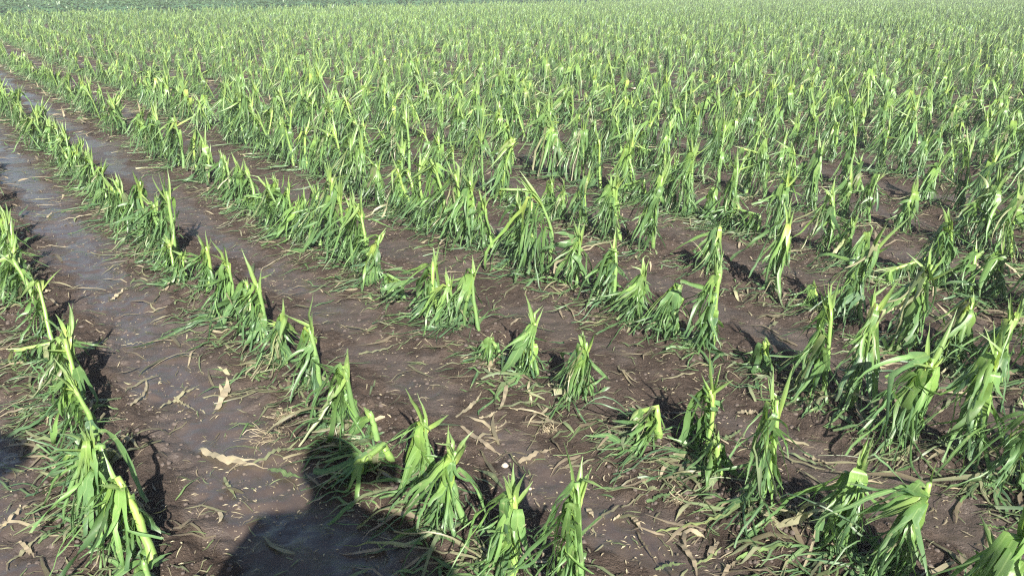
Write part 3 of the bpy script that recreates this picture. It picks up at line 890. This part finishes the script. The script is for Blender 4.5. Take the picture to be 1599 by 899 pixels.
o = link('purple_flower', m_.mesh('purple_flower', M_PURPLE)); o.location = (x, y, gh(x, y) + .004)
o['label'] = 'tiny purple flower on soil left of the leftmost row'; o['category'] = 'flower'

# ---------------------------------------------------------------- the two people whose shadows fall into the field
M_SKIN = plain('skin', (0.50, 0.31, 0.22), .55, 30, .1, (0.42, 0.24, 0.17), .05)
M_SHIRT = plain('blue_shirt', (0.10, 0.17, 0.32), .85, 120, .2)
M_SHIRT2 = plain('beige_shirt', (0.42, 0.36, 0.26), .85, 120, .2)
M_TROUS = plain('dark_trousers', (0.05, 0.055, 0.07), .9, 150, .2)
M_BOOT = plain('brown_boots', (0.10, 0.055, 0.03), .6, 60, .2)
M_HAIR = plain('dark_hair', (0.03, 0.02, 0.015), .6, 200, .3)
M_HAT = plain('straw_hat', (0.5, 0.42, 0.25), .8, 200, .2)
M_PHONE = plain('black_phone', (0.02, 0.02, 0.022), .25, 5, .1, bump=0)
def skinned(name, joints, bones, mat, parent, sub=2):
    me = bpy.data.meshes.new(name)
    me.from_pydata([j[0] for j in joints], bones, [])
    me.materials.append(mat)
    o = link(name, me, parent)
    sk = o.modifiers.new('skin', 'SKIN'); sk.use_smooth_shade = True
    layer = me.skin_vertices[0] if me.skin_vertices else None
    if layer is None:
        bm_ = __import__('bmesh').new(); bm_.from_mesh(me); bm_.verts.layers.skin.verify(); bm_.to_mesh(me); bm_.free(); layer = me.skin_vertices[0]
    for i, j in enumerate(joints):
        r = j[1] if isinstance(j[1], tuple) else (j[1], j[1])
        layer.data[i].radius = r
        layer.data[i].use_root = (i == 0)
    sm = o.modifiers.new('smooth', 'SUBSURF'); sm.levels = sub; sm.render_levels = sub
    return o
def ellipsoid(mb, c, r, nu=16, nv=10, z0=-1.0, warp=None):
    rows_ = []
    for j in range(nv + 1):
        t = z0 + (1 - z0) * j / nv
        ph = math.asin(max(-1, min(1, t)))
        row_ = []
        for i in range(nu):
            a = 2 * math.pi * i / nu
            p = Vector((math.cos(a) * math.cos(ph), math.sin(a) * math.cos(ph), math.sin(ph)))
            if warp: p = warp(p)
            row_.append(mb.vert((c[0] + p.x * r[0], c[1] + p.y * r[1], c[2] + p.z * r[2])))
        rows_.append(row_)
    for j in range(nv):
        for i in range(nu): mb.f.append((rows_[j][i], rows_[j][(i + 1) % nu], rows_[j + 1][(i + 1) % nu], rows_[j + 1][i]))
def person(x, y, face, hands, label, shirt, hat, S=1.0):
    """body facing +Y in its own axes; hands: (left wrist, right wrist, left elbow, right elbow)"""
    root = bpy.data.objects.new('person', None); COL.objects.link(root)
    root.location = (x, y, gh(x, y)); root.rotation_euler = (0, 0, face); root.scale = (S, S, S)
    root['label'] = label; root['category'] = 'person'
    lw, rw, le, re_ = hands
    J = [((0, 0, .95), (.15, .11)), ((0, .0, 1.12), (.135, .10)), ((0, 0, 1.30), (.165, .11)), ((0, -.01, 1.42), (.11, .08)), ((0, .0, 1.50), .055), ((0, .015, 1.60), (.072, .088)), ((0, .01, 1.69), (.068, .085)),
         ((-.18, 0, 1.41), .055), (le, .042), (lw, .030), ((.18, 0, 1.41), .055), (re_, .042), (rw, .030),
         ((-.10, 0, .88), .092), ((-.12, .01, .48), .060), ((-.13, -.01, .09), .042), ((-.14, .13, .035), (.040, .028)), ((.10, 0, .88), .092), ((.12, .01, .48), .060), ((.13, -.01, .09), .042), ((.14, .13, .035), (.040, .028))]
    B = [(0, 1), (1, 2), (2, 3), (3, 4), (4, 5), (5, 6), (3, 7), (7, 8), (8, 9), (3, 10), (10, 11), (11, 12), (0, 13), (13, 14), (14, 15), (15, 16), (0, 17), (17, 18), (18, 19), (19, 20)]
    # hands: palm and five bent fingers from each wrist
    for w, el, sd, wi in ((lw, le, -1, 9), (rw, re_, 1, 12)):
        w = Vector(w); dr = (w - Vector(el)).normalized()
        palm = w + dr * .055
        J.append((tuple(palm), (.034, .018))); B.append((wi, len(J) - 1)); pi_ = len(J) - 1
        up = Vector((0, 0, 1)); ac = dr.cross(up); ac = ac.normalized() if ac.length > .2 else Vector((0, 1, 0))
        upv = ac.cross(dr)
        for k, (o_, ln) in enumerate(((-.026, .055), (-.009, .066), (.009, .070), (.026, .062))):
            b0 = palm + dr * .035 + ac * o_
            b1 = b0 + dr * ln * .55 - upv * .012
            b2 = b1 + dr * ln * .25 - upv * ln * .45
            n = len(J)
            J.append((tuple(b0), .010)); J.append((tuple(b1), .009)); J.append((tuple(b2), .0075))
            B += [(pi_, n), (n, n + 1), (n + 1, n + 2)]
        n = len(J); t0 = w + dr * .03 - ac * .030 * sd
        J.append((tuple(t0), .012)); J.append((tuple(t0 + dr * .03 - ac * .022 * sd), .010)); B += [(pi_, n), (n, n + 1)]
    skinned('body', J, B, M_SKIN, root)
    def grow(ix, k): return [(J[i][0], tuple(v * k + .008 for v in (J[i][1] if isinstance(J[i][1], tuple) else (J[i][1],) * 2))) for i in ix]
    half = lambda a, b: tuple(Vector(a).lerp(Vector(b), .75))
    sj = [((0, 0, .82), (.175, .130))] + grow([1, 2, 3], 1.1) + [(J[7][0], .072), (half(J[7][0], le), .060), (J[10][0], .072), (half(J[10][0], re_), .060)]
    skinned('shirt', sj, [(0, 1), (1, 2), (2, 3), (3, 4), (4, 5), (3, 6), (6, 7)], shirt, root)
    tj = [((0, 0, 1.0), (.140, .105)), ((-.085, 0, .84), .098), ((-.12, .01, .48), .078), ((-.13, -.01, .12), .066), ((.085, 0, .84), .098), ((.12, .01, .48), .078), ((.13, -.01, .12), .066)]
    skinned('trousers', tj, [(0, 1), (1, 2), (2, 3), (0, 4), (4, 5), (5, 6)], M_TROUS, root)
    for s in (-1, 1):
        skinned('boot', [((s * .13, -.02, .13), .055), ((s * .13, -.03, .045), .052), ((s * .14, .10, .04), (.052, .042)), ((s * .145, .17, .03), (.045, .03))], [(0, 1), (1, 2), (2, 3)], M_BOOT, root)
        e = MB(); ellipsoid(e, (s * .085, .0, 1.63), (.012, .022, .034), 8, 6); link('ear', e.mesh('ear', M_SKIN), root)
        e = MB(); ellipsoid(e, (s * .032, .088, 1.645), (.013, .009, .008), 8, 6); link('eye', e.mesh('eye', M_HAIR), root)
    nz = MB(); ellipsoid(nz, (0, .102, 1.615), (.014, .020, .026), 8, 6); link('nose', nz.mesh('nose', M_SKIN), root)
    mo = MB(); ellipsoid(mo, (0, .088, 1.572), (.026, .008, .007), 8, 4); link('mouth', mo.mesh('mouth', M_SKIN), root)
    hm = MB(); ellipsoid(hm, (0, -.012, 1.655), (.090, .105, .105), 18, 10, -.25); link('hair', hm.mesh('hair', M_HAIR), root)
    if hat:
        ht = MB()
        ellipsoid(ht, (0, 0, 1.70), (.103, .118, .095), 20, 8, 0)
        bk = MB(); n = 28
        r1 = [bk.vert((math.cos(6.2832 * i / n) * .10, math.sin(6.2832 * i / n) * .115, 1.705)) for i in range(n)]
        r2 = [bk.vert((math.cos(6.2832 * i / n) * .165, math.sin(6.2832 * i / n) * .18, 1.690)) for i in range(n)]
        r3 = [bk.vert((math.cos(6.2832 * i / n) * .10, math.sin(6.2832 * i / n) * .115, 1.700)) for i in range(n)]
        for i in range(n):
            j = (i + 1) % n; bk.f += [(r1[i], r2[i], r2[j], r1[j]), (r3[j], r2[j], r2[i], r3[i])]
        ho = link('hat', ht.mesh('hat', M_HAT), root); link('brim', bk.mesh('brim', M_HAT), ho)
    return root
person(-.05, -.26, 0, ((-.06, .10, 1.33), (.13, .10, 1.34), (-.33, -.02, 1.16), (.36, .0, 1.18)), 'person in blue shirt holding up a phone, casting the large foreground shadow', M_SHIRT, False, 1.0)
person(-1.20, -.26, math.radians(90), ((-.22, .02, .86), (.22, .02, .86), (-.25, -.02, 1.14), (.25, -.02, 1.14)), 'person in straw hat standing side on, shadow tip at the left edge', M_SHIRT2, True, .97)
ph = MB()
hx, hy, hz = .078, .0045, .038
cs = []
for sx, sz in ((-1, -1), (1, -1), (1, 1), (-1, 1)):
    for da in range(4):
        a = math.atan2(sz, sx) - math.pi / 4 + da * math.pi / 6
        cs.append((sx * (hx - .008) + math.cos(a) * .008, sz * (hz - .008) + math.sin(a) * .008))
fr = [ph.vert((c_[0], hy, c_[1])) for c_ in cs]; bk = [ph.vert((c_[0], -hy, c_[1])) for c_ in cs]
ph.f.append(tuple(fr)); ph.f.append(tuple(bk[::-1]))
for i in range(len(cs)): ph.f.append((fr[i], bk[i], bk[(i + 1) % len(cs)], fr[(i + 1) % len(cs)]))
po = link('phone', ph.mesh('phone', M_PHONE, False)); po.location = (0.035, -.022, 1.445); po.rotation_euler = (math.radians(-PITCH), 0, 0)
po['label'] = 'black phone held level in both hands by the photographer'; po['category'] = 'phone'
